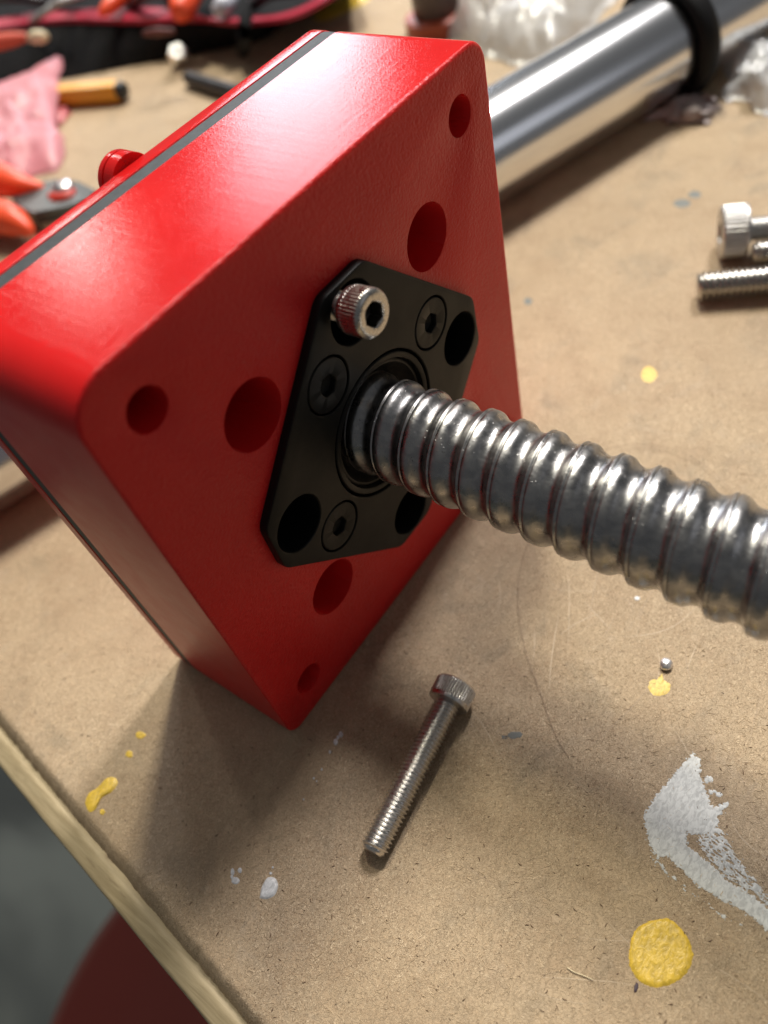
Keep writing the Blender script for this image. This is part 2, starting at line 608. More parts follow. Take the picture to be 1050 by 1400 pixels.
def smear_mask(x, y):
    u = x * sdir.x + y * sdir.y
    v = -x * sdir.y + y * sdir.x
    n = fbm(x * 2.0, y * 2.0, 3.0)
    st = fbm(u * 0.9, v * 4.2, 8.0)
    gr = fbm(u * 3.2, v * 7.5, 1.0, 3)
    d = pdist(Wm, x, y)
    mm = (d if inside(Wm, x, y) else -d) + 0.32 * n + 0.42 * gr
    d = pdist(Ws, x, y)
    ms = (min(d, 0.5) if inside(Ws, x, y) else -d) - 0.22 + 0.95 * st + 0.35 * gr
    d = pdist(Wl, x, y)
    ml = (min(d, 0.3) if inside(Wl, x, y) else -d) - 0.15 + 0.9 * st + 0.5 * n
    md = max((r - math.hypot(x - p.x, y - p.y)) for p, r in drips) + 0.2 * n
    return max(mm, ms, ml, md)


nx, ny = int((bx1 - bx0) / cs), int((by1 - by0) / cs)
grid = [[smear_mask(bx0 + i * cs, by0 + j * cs) for j in range(ny + 1)] for i in range(nx + 1)]


def vid(i, j):
    if (i, j) not in idx:
        g = grid[i][j]
        x, y = bx0 + i * cs, by0 + j * cs
        # pull rim vertices to the zero line
        if g < 0.08:
            gx = (grid[min(i + 1, nx)][j] - grid[max(i - 1, 0)][j]) / (2 * cs)
            gy = (grid[i][min(j + 1, ny)] - grid[i][max(j - 1, 0)]) / (2 * cs)
            q = gx * gx + gy * gy + 0.05
            t = max(-0.1, min(0.1, -g / q))
            x += gx * t
            y += gy * t
            z = 0.004
        else:
            z = 0.02 + 0.05 * min(1, g / 0.25) + 0.012 * fbm(x * 1.5, y * 4)
        idx[(i, j)] = len(V)
        V.append((x, y, z))
    return idx[(i, j)]


for i in range(nx):
    for j in range(ny):
        q = [(i, j), (i + 1, j), (i + 1, j + 1), (i, j + 1)]
        if sum(grid[a][b] > 0 for a, b in q) >= 3:
            F.append(tuple(vid(a, b) for a, b in q))
mesh_obj('white_paint_smear', V, F, WHITEP, board, smooth=180)

# loose wood fibres standing off the surface
rf = random.Random(4)
for nm, cnt, cl in (('pale_wood_fibres', 4200, (0.70, 0.55, 0.37)), ('dark_wood_fibres', 420, (0.13, 0.075, 0.045))):
    Vf, Ff = [], []
    for i in range(cnt):
        if rf.random() < 0.75:
            p = at(rf.uniform(-30, 1080), rf.uniform(880, 1430))
        else:
            p = at(rf.uniform(0, 1050), rf.uniform(620, 1400))
        if (Vector((p.x, p.y)) - EDGE0).dot(EN) > -1.2:
            continue
        if 0 < p.x < 80 and 0 < p.y < 30:
            continue
        a = rf.uniform(0, 2 * PI)
        L = rf.uniform(0.4, 1.4) * (0.6 if nm[0] == 'd' else 1)
        wd = rf.uniform(0.025, 0.05) * (1.7 if nm[0] == 'd' else 1)
        cu = rf.uniform(-1.6, 1.6)
        b = len(Vf)
        n_ = 4
        x, y = p.x, p.y
        zt = rf.uniform(0.02, 0.07)
        for k in range(n_ + 1):
            t = k / n_
            wk = wd * (1 - abs(2 * t - 1) ** 2 * 0.85)
            z = 0.012 + zt * math.sin(PI * t)
            ca, sa = math.cos(a), math.sin(a)
            Vf += [(x - sa * wk, y + ca * wk, z - 0.01), (x, y, z + wk), (x + sa * wk, y - ca * wk, z - 0.01)]
            x += ca * L / n_
            y += sa * L / n_
            a += cu / n_
        for k in range(n_):
            o = b + 3 * k
            Ff += [(o, o + 1, o + 4, o + 3), (o + 1, o + 2, o + 5, o + 4)]
    fo = mesh_obj(nm, Vf, Ff, simple(nm + '_material', cl, 0.6), board)
    fo['kind'] = 'stuff'
blob('dark_speck', px_outline([(867, 1349), (870, 1343), (873, 1346), (871, 1355), (867, 1357)], 3, 0.02), 0.0, 0.15, simple('purple_black_speck', (0.05, 0.03, 0.05), 0.5))
st_ = [at(u, v, 0.25) for u, v in ((775, 1322), (783, 1328), (796, 1333), (812, 1340))]
mesh_obj('straw_fibre', *tube(spline(st_, 4), [0.02] + [0.065] * 11 + [0.02], 6), simple('straw_fibre_material', (0.82, 0.70, 0.46), 0.5), board, smooth=180)

# scratches and rubbed lines on the board
rs = random.Random(12)
for nm, cl, cnt in (('pale_scratches', (0.56, 0.44, 0.31), 34), ('brown_scratches', (0.36, 0.26, 0.17), 26)):
    Vf, Ff = [], []
    for i in range(cnt):
        if rs.random() < 0.6:
            p = at(rs.gauss(880, 110), rs.gauss(850, 130))
            a = rs.gauss(-2.9, 0.5)
        else:
            p = at(rs.uniform(0, 1050), rs.uniform(450, 1350))
            a = rs.uniform(0, 2 * PI)
        if (Vector((p.x, p.y)) - EDGE0).dot(EN) > -8 or (-2 < p.x < 82 and -2 < p.y < 32):
            continue
        L = rs.uniform(3, 16)
        cu = rs.gauss(0, 0.5)
        n_ = 14
        wd = rs.uniform(0.03, 0.07)
        b = len(Vf)
        x, y = p.x, p.y
        for k in range(n_ + 1):
            t = k / n_
            wk = wd * math.sin(PI * min(max(t, 0.04), 0.96)) ** 0.5
            Vf += [(x - math.sin(a) * wk, y + math.cos(a) * wk, 0.006), (x + math.sin(a) * wk, y - math.cos(a) * wk, 0.006)]
            x += math.cos(a) * L / n_
            y += math.sin(a) * L / n_
            a += cu / n_ + rs.gauss(0, 0.03)
        for k in range(n_):
            o = b + 2 * k
            Ff.append((o, o + 1, o + 3, o + 2))
    so = mesh_obj(nm, Vf, Ff, simple(nm + '_material', cl, 0.6), board)
    so['kind'] = 'stuff'

# ------------------------------------------------------------------ the red block
block = empty('bearing_block', Matrix.Translation((0.040, 0.015, 0)))
tag(block, 'square red plastic block standing on edge with black flange plate in its centre', 'block')
BO = Vector((40, 15, 0))         # block frame origin in mm


def bl(V):
    return [(v[0] - BO.x, v[1] - BO.y, v[2] - BO.z) for v in V]


def rrect(x0, x1, z0, z1, rad, n=10):
    """rounded outline in x-z, counter-clockwise; rad = (bottom left, bottom right, top right, top left)"""
    out = []
    for (cx, cz, r, a0) in ((x0 + rad[0], z0 + rad[0], rad[0], 180), (x1 - rad[1], z0 + rad[1], rad[1], 270),
                            (x1 - rad[2], z1 - rad[2], rad[2], 0), (x0 + rad[3], z1 - rad[3], rad[3], 90)):
        for i in range(n + 1):
            a = R(a0 + 90 * i / n)
            out.append((cx + r * math.cos(a), cz + r * math.sin(a)))
    return out


def circ2(cx, cz, r, n=40, ph=0.0):
    return [(cx + r * math.cos(ph + 2 * PI * i / n), cz + r * math.sin(ph + 2 * PI * i / n)) for i in range(n)]


def plate_with_holes(outer, holes, y):
    """triangulated sheet at depth y between an outline and holes"""
    pts = [Vector(p) for p in outer]
    edges = [(i, (i + 1) % len(outer)) for i in range(len(outer))]
    for h in holes:
        b = len(pts)
        pts += [Vector(p) for p in h]
        edges += [(b + i, b + (i + 1) % len(h)) for i in range(len(h))]
    r = delaunay_2d_cdt(pts, edges, [], 0, 1e-6)
    vv, ff = r[0], r[2]
    V = [(p.x, y, p.y) for p in vv]
    F = []
    for f in ff:
        cx = sum(vv[i].x for i in f) / len(f)
        cz = sum(vv[i].y for i in f) / len(f)
        if not inside([tuple(p) for p in outer], cx, cz):
            continue
        if any(inside(h, cx, cz) for h in holes):
            continue
        F.append(tuple(f))
    return V, F


RAD = (2.5, 4.0, 4.0, 6.0)
RAD2 = (RAD[0], RAD[1], RAD[2], RAD[3])


def inset_outline(o, d=0.0):
    return rrect(d, 80 - d, d, 80 - d, tuple(max(0.4, r - d) for r in RAD2))


FIL = 0.6
side_rings = []
for i in range(6):
    a = R(90 * i / 5)
    d = FIL * (1 - math.sin(a))
    side_rings.append([(x, FIL * (1 - math.cos(a)), z) for x, z in inset_outline(None, d)])
side_rings[0] = [(x, 0.0, z) for x, z in inset_outline(None, FIL)]
side_rings.append([(x, 24.3, z) for x, z in inset_outline(None, 0.0)])
side_rings.append([(x, 24.5, z) for x, z in inset_outline(None, 0.2)])
LIP = 0.25
hs = []
hole_defs = []
for hx in (8, 72):
    for hz in (8, 72):
        hole_defs.append((hx, hz, 2.75, 12))
for hx in (20, 60):
    for hz in (20, 60):
        hole_defs.append((hx, hz, 4.95, 14))
parts = [loft(side_rings)]
outlines = []
for hx, hz, r, dp in hole_defs:
    outlines.append(circ2(hx, hz, r + LIP))
    prof = [(r + LIP, 0.0), (r + LIP * 0.4, LIP * 0.25), (r, LIP), (r, dp), (r * 0.05, dp + r * 0.5)]
    parts.append(loft([[(hx + q * math.cos(2 * PI * i / 40), y, hz + q * math.sin(2 * PI * i / 40)) for i in range(40)] for q, y in prof]))
MP, LP_ = 27.0, 31.5


def octo(s=1.0, M_=MP, L_=LP_, cx=40, cz=40):
    k = L_ - M_
    pts = [(k, M_), (-k, M_), (-M_, k), (-M_, -k), (-k, -M_), (k, -M_), (M_, -k), (M_, k)]
    return [(cx + x * s, cz + z * s) for x, z in pts]


POCK = 24.0
outlines.append(octo(0.975))
parts.append(loft([[(x, y, z) for x, z in octo(0.975)] for y in (0.0, 20.0)], False, True))
parts.append(plate_with_holes(inset_outline(None, FIL), outlines, 0.0))
V, F = join(*parts)


def weld(o, d=1e-6):
    bm = bmesh.new()
    bm.from_mesh(o.data)
    bmesh.ops.remove_doubles(bm, verts=bm.verts, dist=d)
    bmesh.ops.recalc_face_normals(bm, faces=bm.faces)
    bm.to_mesh(o.data)
    bm.free()
    o.data.polygons.foreach_set('use_smooth', [True] * len(o.data.polygons))
    o.data.set_sharp_from_angle(angle=R(35))


ob = mesh_obj('front_body', bl(V), F, RED, block)
weld(ob)
# gasket and back plate
G_ = loft([[(x, y, z) for x, z in inset_outline(None, d)] for y, d in ((24.5, 0.45), (24.55, 0.12), (26.95, 0.12), (27.0, 0.45))], True, True)
mesh_obj('gasket', bl(G_[0]), G_[1], GASKET, block, smooth=40)
G_ = loft([[(x, y, z) for x, z in inset_outline(None, d)] for y, d in ((27.0, 0.2), (27.15, 0.0), (29.4, 0.0), (29.8, 0.2), (30.0, 0.6))], True, True)
ob = mesh_obj('back_plate', bl(G_[0]), G_[1], RED, block, smooth=40)
# red bushing on the back
KX, KZ, KR = 37.0, 77.4, 3.8
prof = [(0.01, 34.0), (KR - 1.0, 34.0), (KR - 0.3, 33.7), (KR, 33.2), (KR, 32.4), (KR - 0.25, 32.3), (KR - 0.25, 32.1), (KR, 32.0), (KR, 30.05), (0.01, 30.05)]
G_ = loft([[(KX + q * math.cos(2 * PI * i / 48), y, KZ + q * math.sin(2 * PI * i / 48)) for i in range(48)] for q, y in prof])
mesh_obj('round_bushing', bl(G_[0]), G_[1], RED, block, smooth=40)

# ---- black flange plate with its holes, countersunk screws and bearing rings
PY = -1.5
ph = []
cb = [(40 + 21.6 * math.cos(R(a)), 40 + 21.6 * math.sin(R(a))) for a in (0, 90, 180, 270)]
ck = [(40 + 17.3 * math.cos(R(a)), 40 + 17.3 * math.sin(R(a))) for a in (28, 118, 208, 298)]
pr_ = []
outl = []
CBR, CKR, BRR = 4.55, 4.35, 12.0
for x, z in cb:
    outl.append(circ2(x, z, CBR + 0.15, 40))
    pr_.append(loft([[(x + q * math.cos(2 * PI * i / 40), y, z + q * math.sin(2 * PI * i / 40)) for i in range(40)]
                     for q, y in ((CBR + 0.15, PY), (CBR, PY + 0.15), (CBR, 5.5), (2.8, 5.5), (2.8, 14))], False, True))
for x, z in ck:
    outl.append(circ2(x, z, CKR + 0.10, 40))
    pr_.append(loft([[(x + q * math.cos(2 * PI * i / 40), y, z + q * math.sin(2 * PI * i / 40)) for i in range(40)]
                     for q, y in ((CKR + 0.10, PY), (CKR, PY + 0.12), (CKR, 1.2))], False, True))
outl.append(circ2(40, 40, BRR + 0.15, 96))
pr_.append(loft([[(40 + q * math.cos(2 * PI * i / 96), y, 40 + q * math.sin(2 * PI * i / 96)) for i in range(96)]
                 for q, y in ((BRR + 0.15, PY), (BRR, PY + 0.15), (BRR, 2.5), (8.2, 2.5), (8.2, 14))]))


def ring_oct(d, y):
    o = octo(1.0, MP - d, LP_ - d * 1.2)
    out = []
    n = len(o)
    rr = 1.3
    for i in range(n):
        p = Vector(o[i])
        a = (Vector(o[i - 1]) - p).normalized()
        b = (Vector(o[(i + 1) % n]) - p).normalized()
        for t in (0, 0.25, 0.5, 0.75, 1):
            q = (p + a * rr) * (1 - t) ** 2 + p * 2 * t * (1 - t) + (p + b * rr) * t ** 2
            out.append((q.x, y, q.y))
    return out


oring = [ring_oct(0.0, 0.0), ring_oct(0.0, PY + 0.35), ring_oct(0.10, PY + 0.10), ring_oct(0.35, PY)]
pr_.append(loft(oring))
pr_.append(plate_with_holes([(p[0], p[2]) for p in oring[-1]], outl, PY))
V, F = join(*pr_)
plate = mesh_obj('flange_plate', bl(V), F, ANOD, block)
weld(plate)

NH = 60


def hexr(r_in, th):
    """radius of a hexagon with inner radius r_in at angle th"""
    a = (th % (PI / 3)) - PI / 6
    return r_in / math.cos(a)


def head_geo(rad, length, socket, depth, knurl=0.0, nk=0, csk=False, n=180, chamf=0.35, relief=0.0):
    """screw head, top face at z = length, underside at z = 0, hexagonal socket in the top"""
    prof = []
    T = [2 * PI * j / n for j in range(n)]
    rings = []

    def ring(f, z):
        rings.append([(f(t) * math.cos(t), f(t) * math.sin(t), z) for t in T])

    def kn(t):
        c = 0.5 + 0.5 * math.cos(nk * t) if nk else 1
        return rad - knurl * (1 - min(1, c * 1.6))
    if csk:
        ring(lambda t: rad * 0.6, 0)
        ring(lambda t: rad, length * 0.75)
    else:
        ring(lambda t: rad * 0.45, 0)
        ring(lambda t: rad - 0.45, 0)
        ring(lambda t: rad - 0.12, 0.12)
        ring(lambda t: rad - 0.02, 0.38)
        ring(lambda t: rad - 0.02, 0.75)
        if knurl:
            ring(lambda t: kn(t), 0.95)
            ring(kn, length - 0.75)
            ring(lambda t: min(kn(t), rad - 0.02), length - 0.62)
            ring(lambda t: rad - 0.10, length - 0.42)
        else:
            ring(lambda t: rad, length - chamf)
    if not csk:
        ring(lambda t: rad - 0.35, length - 0.12)
        ring(lambda t: rad - 0.65, length)
    else:
        ring(lambda t: rad, length - 0.12)
        ring(lambda t: rad - 0.12, length)
    ring(lambda t: socket * 1.21, length)
    ring(lambda t: hexr(socket, t) * 0.5 + socket * 1.13 * 0.5, length - 0.10)
    ring(lambda t: hexr(socket, t), length - 0.3)
    ring(lambda t: hexr(socket, t), length - depth)
    ring(lambda t: 0.02, length - depth - socket * 0.4)
    return loft(rings)


def thread_geo(rad, root, pitch, length, n=48, tip=0.8, start=0.0):
    """a real helical thread about z from z = -length (tip) to z = 0, right-handed"""
    prof = [(0.0, rad), (0.12, rad), (0.44, root), (0.60, root)]
    k = len(prof)
    turns = int(length / pitch) + 1
    rings = []
    vs = []
    for i in range(turns * k + 1):
        u = (i // k) + prof[i % k][0]
        r0 = prof[i % k][1]
        ring = []
        for j in range(n + 1):
            th = 2 * PI * j / n
            z = -length - pitch + pitch * (u + j / n)
            zc = max(-length, min(0.0, z))
            r = r0
            dz = zc + length
            if dz < tip:
                r = min(r, rad - (tip - dz) * 0.9)
            if z < -length:
                r = min(r, rad - tip * 0.9)
            if zc > -start:
                r = root
            ring.append((r * math.cos(th), r * math.sin(th), zc))
        rings.append(ring)
    V, F = loft(rings, closed=False)
    cap = [(0, 0, -length)] + [((rad - tip * 0.9) * math.cos(2 * PI * j / n), (rad - tip * 0.9) * math.sin(2 * PI * j / n), -length) for j in range(n)]
    cf = [(0, 1 + j, 1 + (j + 1) % n) for j in range(n)]
    return join((V, F), (cap, cf))


# countersunk screws (sub-parts of the flange plate) and bearing rings
csk_me = None
for x, z in ck:
    V, F = head_geo(CKR - 0.34, 1.2, 1.45, 1.0, csk=True, n=96)
    mt = frame((x - BO.x, PY + 1.25 - BO.y, z - BO.z), (0, -1, 0)) @ Matrix.Rotation(R(20 + x), 4, 'Z')
    if csk_me is None:
        o = mesh_obj('countersunk_screw', V, F, ANOD, plate, smooth=30, mw=mt)
        csk_me = o
    else:
        c = csk_me.copy()
        col.objects.link(c)
        c.parent = plate
        c.matrix_local = mt
fr = frame((40 - BO.x, PY - BO.y, 40 - BO.z), (0, -1, 0))
mesh_obj('bearing_ring', *lathe([(11.55, -2.5), (11.55, -0.25), (11.4, -0.10), (10.75, -0.10), (10.6, -0.22), (10.5, -0.9), (10.3, -2.2)], 128), ANOD, plate, smooth=40, mw=fr)
mesh_obj('wiper_seal', *lathe([(10.5, -1.2), (10.2, -0.85), (9.8, -0.85), (9.5, -1.4), (9.0, -2.2), (8.4, -3.0), (7.6, -3.6), (6.8, -3.7), (6.8, -6)], 128), COLLAR, plate, smooth=60, mw=fr)

# ------------------------------------------------------------------ ball screw
PITCH = 4.98


def ballscrew_geo(r=7.98, groove=1.0, n=128, y0=-6.0, length=165.0):
    # axial profile over one pitch: narrow land with two soft edges, wide ball groove
    ctl = [(0.0, -0.10), (0.018, -0.02), (0.04, 0.0), (0.065, -0.01), (0.085, -0.09), (0.105, -0.15), (0.125, -0.09), (0.145, -0.02), (0.175, 0.0), (0.225, -0.01),
           (0.28, -0.04), (0.33, -0.10), (0.38, -0.20), (0.43, -0.36), (0.48, -0.54), (0.54, -0.72), (0.60, -0.85), (0.67, -0.93), (0.74, -0.93), (0.80, -0.87),
           (0.86, -0.74), (0.91, -0.56), (0.95, -0.36), (0.98, -0.20)]
    pf = [(u, r + d * groove) for u, d in ctl]
    k = len(pf)
    turns = int(length / PITCH)
    rings = []
    for i in range(turns * k + 1):
        u = (i // k) + pf[i % k][0]
        rr = pf[i % k][1]
        rings.append([(rr * math.cos(2 * PI * j / n), rr * math.sin(2 * PI * j / n), y0 + PITCH * (u + j / n)) for j in range(n)])
    V = [p for q in rings for p in q]
    F = []
    for i in range(len(rings) - 1):
        for j in range(n):
            if j < n - 1:
                F.append((i * n + j, i * n + j + 1, (i + 1) * n + j + 1, (i + 1) * n + j))
            elif i + 1 + k < len(rings):
                F.append((i * n + j, (i + k) * n, (i + k + 1) * n, (i + 1) * n + j))
    return V, F


V, F = ballscrew_geo()
bs = mesh_obj('ball_screw', V, F, BSCREW, smooth=180, mw=frame((40, 0, 39.6), (0, -1, -0.010)) @ Matrix.Rotation(R(133), 4, 'Z'))
tag(bs, 'long shiny steel ball screw with wide spiral grooves sticking out of black plate', 'ball screw')

# ------------------------------------------------------------------ socket screws
SCG = 'loose socket head screws'


def socket_screw(label, tip, top, M_=4.3, headr=3.55, headl=4.0, pitch=0.7, shaft=25.0, roll=0.0, mat=STEEL, nk=42, from_top=True):
    """tip and top: ends of the axis in mm; the head's top face sits at top"""
    top = Vector(top)
    ax = (top - Vector(tip)).normalized()
    t = empty('socket_screw', frame(top - ax * headl, ax))
    tag(t, label, 'screw', SCG)
    rot = Matrix.Rotation(R(roll), 4, 'Z')
    V, F = head_geo(headr, headl, M_ * 0.385, headl * 0.55, 0.19 * headr / 3.5, nk, n=nk * 8)
    ho = mesh_obj('head', V, F, mat, t, smooth=35, mw=rot)
    ho.data.materials.append(SOCKET_SHADE)
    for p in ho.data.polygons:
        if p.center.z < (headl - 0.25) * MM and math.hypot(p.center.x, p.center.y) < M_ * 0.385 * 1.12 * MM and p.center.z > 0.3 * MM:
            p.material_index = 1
    V, F = thread_geo(M_ / 2, M_ / 2 - pitch * 0.52, pitch, shaft)
    mesh_obj('threaded_shaft', V, F, mat, t, smooth=50)
    return t


socket_screw('small stainless socket screw lying alone on the board in front of the red block',
             at(512, 1159, 2.0), at(626, 934, 3.5), mat=DSTEEL, roll=12, shaft=26)
fc = aty(512, 430, -7.4)
inner = Vector((fc.x + 0.7, 10.0, fc.z - 1.7))
socket_screw('small stainless socket screw hanging loose in the upper hole of the black plate', inner, fc, headr=3.3, M_=4.0, shaft=16, roll=14, mat=STEEL)

# right: three screws at the frame's edge
D3 = (at(1050, 367, 3) - at(952, 375, 3)).normalized()
hA = at(984, 318, 6.2)
socket_screw('stainless socket screw at the right edge with its ribbed head towards the block', hA + D3 * 40, hA, M_=5.8, headr=6.1, headl=6.0, pitch=1.0, shaft=30, nk=34, mat=mat_steel('satin_steel', (0.55, 0.54, 0.53), 0.36, 0.5))


def stub_screw(label, tip, d, M_, pitch):
    ln = 34
    hl = 6.0
    top = Vector(tip) + d * (ln + hl)
    return socket_screw(label, tip, top, M_=M_, headr=5.1, headl=hl, pitch=pitch, shaft=ln, nk=30)


stub_screw('stainless socket screw at the right edge, nearest the ball screw, thread end left', at(953, 392, 3.6), Vector((D3.x, D3.y, 0.02)).normalized(), 6.6, 1.25)
stub_screw('stainless socket screw at the right edge lying between two others', at(1028, 347, 3.2), Vector((D3.x, D3.y, 0.03)).normalized(), 5.6, 1.05)

# ------------------------------------------------------------------ polished tube behind the block, with its ring
TH = -0.32
TD = Vector((math.cos(TH), math.sin(TH), 0))
TN = Vector((-TD.y, TD.x, 0))
TC = Vector((100, 72.86, 14.0))
V, F = loft([[tuple(TN * (r * math.cos(2 * PI * j / 96)) + Vector((0, 0, 1)) * (r * math.sin(2 * PI * j / 96)) + TD * s) for j in range(96)]
             for r, s in ((12, -200), (13.6, -200), (14, -199.6), (14, -100), (14, 0), (14, 100), (14, 199.6), (13.6, 200), (12, 200))])
V = [(v[0] + TC.x - 100, v[1] + TC.y - 72.86, v[2]) for v in V]
tb = mesh_obj('steel_tube', V, F, CHROME, smooth=40)
tb.location = Vector((100, 72.86, 14.0)) * MM
tag(tb, 'thick polished steel tube lying on the board behind the red block', 'tube')
RS = 129.0
rp = TC + TD * RS
prof = []
for i in range(17):
    a = 2 * PI * i / 16
    prof.append((15.9 + 1.9 * math.cos(a), 3.9 * math.sin(a) * (1 if abs(math.sin(a)) < 0.8 else 0.95)))
rg = mesh_obj('rubber_ring', *lathe(prof, 96), RUBBER, smooth=180, mw=frame(rp, TD))
tag(rg, 'thick black rubber ring fitted round the polished steel tube', 'ring')

# ------------------------------------------------------------------ hair and metal bead
hp = [at(778, 1036, 0.1), at(760, 1005, 0.2), at(738, 945, 0.3), at(716, 880, 0.4), at(708, 812, 0.5), at(718, 752, 0.8), at(750, 680, 1.5), at(800, 628, 1.2),
      at(870, 607, 0.8), at(940, 622, 0.7), at(990, 660, 0.8), at(1018, 702, 1.0)]
hr = mesh_obj('hair', *tube(spline(hp, 10), 0.036, 5), simple('hair_fibre', (0.26, 0.16, 0.10), 0.35), smooth=180)
tag(hr, 'single thin curved hair lying on the board under the ball screw', 'hair')
bp = at(911, 908, 0.5)
bm = bmesh.new()
bmesh.ops.create_icosphere(bm, subdivisions=4, radius=1.02 * MM)
for v in bm.verts:
    c = v.co / MM
    v.co = c * (1 + 0.10 * fbm(c.x, c.y, c.z)) * MM
    v.co.z *= 0.75
    v.co.x *= 1.15
me = bpy.data.meshes.new('metal_bead')
bm.to_mesh(me)
bm.free()
me.polygons.foreach_set('use_smooth', [True] * len(me.polygons))
me.materials.append(mat_steel('solder', (0.80, 0.79, 0.80), 0.35, 0.5))
bd = bpy.data.objects.new('metal_bead', me)
col.objects.link(bd)
bd.location = bp * MM
tag(bd, 'tiny shiny metal bead on the board just above a yellow paint drop', 'bead')

# ------------------------------------------------------------------ background clutter, out of focus


def sheet(name, corners, nx, ny, fn, mat, thick=0.4, parent=None):
    """crumpled sheet over four corners (mm), fn(s, t, p) gives the height; closed with a second layer"""
    a, b, c, d = [Vector(p) for p in corners]
    top = []
    for i in range(nx + 1):
        s = i / nx
        for j in range(ny + 1):
            t = j / ny
            p = (a * (1 - s) + b * s) * (1 - t) + (d * (1 - s) + c * s) * t
            top.append(fn(s, t, p))
    n = len(top)
    V = [tuple(p) for p in top] + [(p[0], p[1], p[2] - thick) for p in top]
    F = []
    for i in range(nx):
        for j in range(ny):
            q = (i * (ny + 1) + j, (i + 1) * (ny + 1) + j, (i + 1) * (ny + 1) + j + 1, i * (ny + 1) + j + 1)
            F.append(q)
            F.append(tuple(n + k for k in reversed(q)))
    bd_ = [i * (ny + 1) for i in range(nx + 1)] + [nx * (ny + 1) + j for j in range(1, ny + 1)] + [i * (ny + 1) + ny for i in range(nx - 1, -1, -1)] + [j for j in range(ny - 1, 0, -1)]
    for i in range(len(bd_)):
        p, q = bd_[i], bd_[(i + 1) % len(bd_)]
        F.append((p, q, n + q, n + p))
    return mesh_obj(name, V, F, mat, parent, smooth=180)


# black tool pouch with crimson rim
CLOTH = simple('black_cloth', (0.008, 0.008, 0.009), 0.95, bump=0.6, bscale=0.4, bdist=1.0, Specular_IOR_Level=0.15)
CRIM = simple('crimson_webbing', (0.40, 0.014, 0.045), 0.5, bump=0.4, bscale=1.2, bdist=0.4)
ORANGE = simple('orange_red_grip', (0.85, 0.085, 0.025), 0.38)
pouch = empty('tool_pouch', Matrix.Translation(at(180, 90) * MM))
tag(pouch, 'black fabric tool pouch with crimson rim far behind the red block', 'pouch')
inv = Matrix.Translation(-(at(180, 90)) * MM)
fr_px = [(-90, 175), (-40, 140), (0, 122), (50, 113), (100, 106), (170, 92), (250, 78), (310, 66), (355, 56), (395, 30), (440, -2), (480, -30)]
rm_px = [(-90, 70), (-40, 47), (0, 41), (50, 33), (100, 29), (170, 30), (250, 30), (310, 31), (355, 28), (400, 20), (445, -2), (490, -32)]
RZ = 14
gp = spline([at(u, v, 0.3) for u, v in fr_px], 5)
rp_ = spline([at(u, v, RZ) for u, v in rm_px], 5)
rings = []
for i, (g, r) in enumerate(zip(gp, rp_)):
    bk = (r - g)
    bk.z = 0
    far = at(180, -260, 0) - at(180, 30, 0)
    w1 = Vector((fbm(i * 0.3, 1), fbm(i * 0.3, 2), fbm(i * 0.3, 3)))
    rings.append([tuple(g), tuple(g.lerp(r, 0.35) + w1 * 3 + Vector((0, 0, 2))), tuple(g.lerp(r, 0.7) + w1 * 2), tuple(r), tuple(r + far * 0.012 + Vector((0, 0, -1))),
                  tuple(r + far * 0.03 + Vector((0, 0, -6)) + w1 * 3), tuple(r + far * 0.25 + Vector((0, 0, -5)) + w1 * 6), tuple(r + far * 0.6 + Vector((0, 0, -8)) + w1 * 9),
                  tuple(r + far + Vector((0, 0, -6)))])
V, F = loft(rings, closed=False)
po = at(180, 90)
mesh_obj('pouch_body', [tuple(Vector(v) - po) for v in V], F, CLOTH, pouch, smooth=180)
V, F = [], []
rings = []
for i, r in enumerate(rp_):
    g = gp[i]
    o = Vector((r.x - g.x, r.y - g.y, 0)).normalized()
    c = r + Vector((0, 0, 0.8))
    rings.append([tuple(c - o * 1.2 + Vector((0, 0, -1.2))), tuple(c - o * 1.0 + Vector((0, 0, 0.6))), tuple(c + o * 1.0 + Vector((0, 0, 1.2))), tuple(c + o * 8.0 + Vector((0, 0, 1.6))), tuple(c + o * 8.2), tuple(c + o * 1 + Vector((0, 0, -0.8)))])
V, F = loft(rings, True, True)
mesh_obj('crimson_rim', [tuple(Vector(v) - po) for v in V], F, CRIM, pouch, smooth=50)
# black strap across the rim
a0, a1 = at(334, 62, 12), at(338, -25, RZ + 4)
V, F = tube([at(332, 70, 3), at(334, 45, 20), at(335, 32, RZ + 3.5), at(337, 12, RZ + 4), at(342, -20, RZ + 3)], 2.6, 8)
mesh_obj('black_strap', [tuple(Vector(v) - po) for v in V], F, CLOTH, pouch, smooth=180)


def grip(label, pts, rad, z=None, name='orange_tool_handle', mat=ORANGE, cat='tool handle', group=None, n=14, flat=0.8):
    P_ = spline(pts, 6)
    k = len(P_)
    rr = []
    for i in range(k):
        t = i / (k - 1) * (len(rad) - 1)
        a = int(min(t, len(rad) - 2))
        rr.append(rad[a] + (rad[a + 1] - rad[a]) * (t - a))
    o = mesh_obj(name, *tube(P_, rr, n), mat, smooth=180)
    tag(o, label, cat, group)
    return o


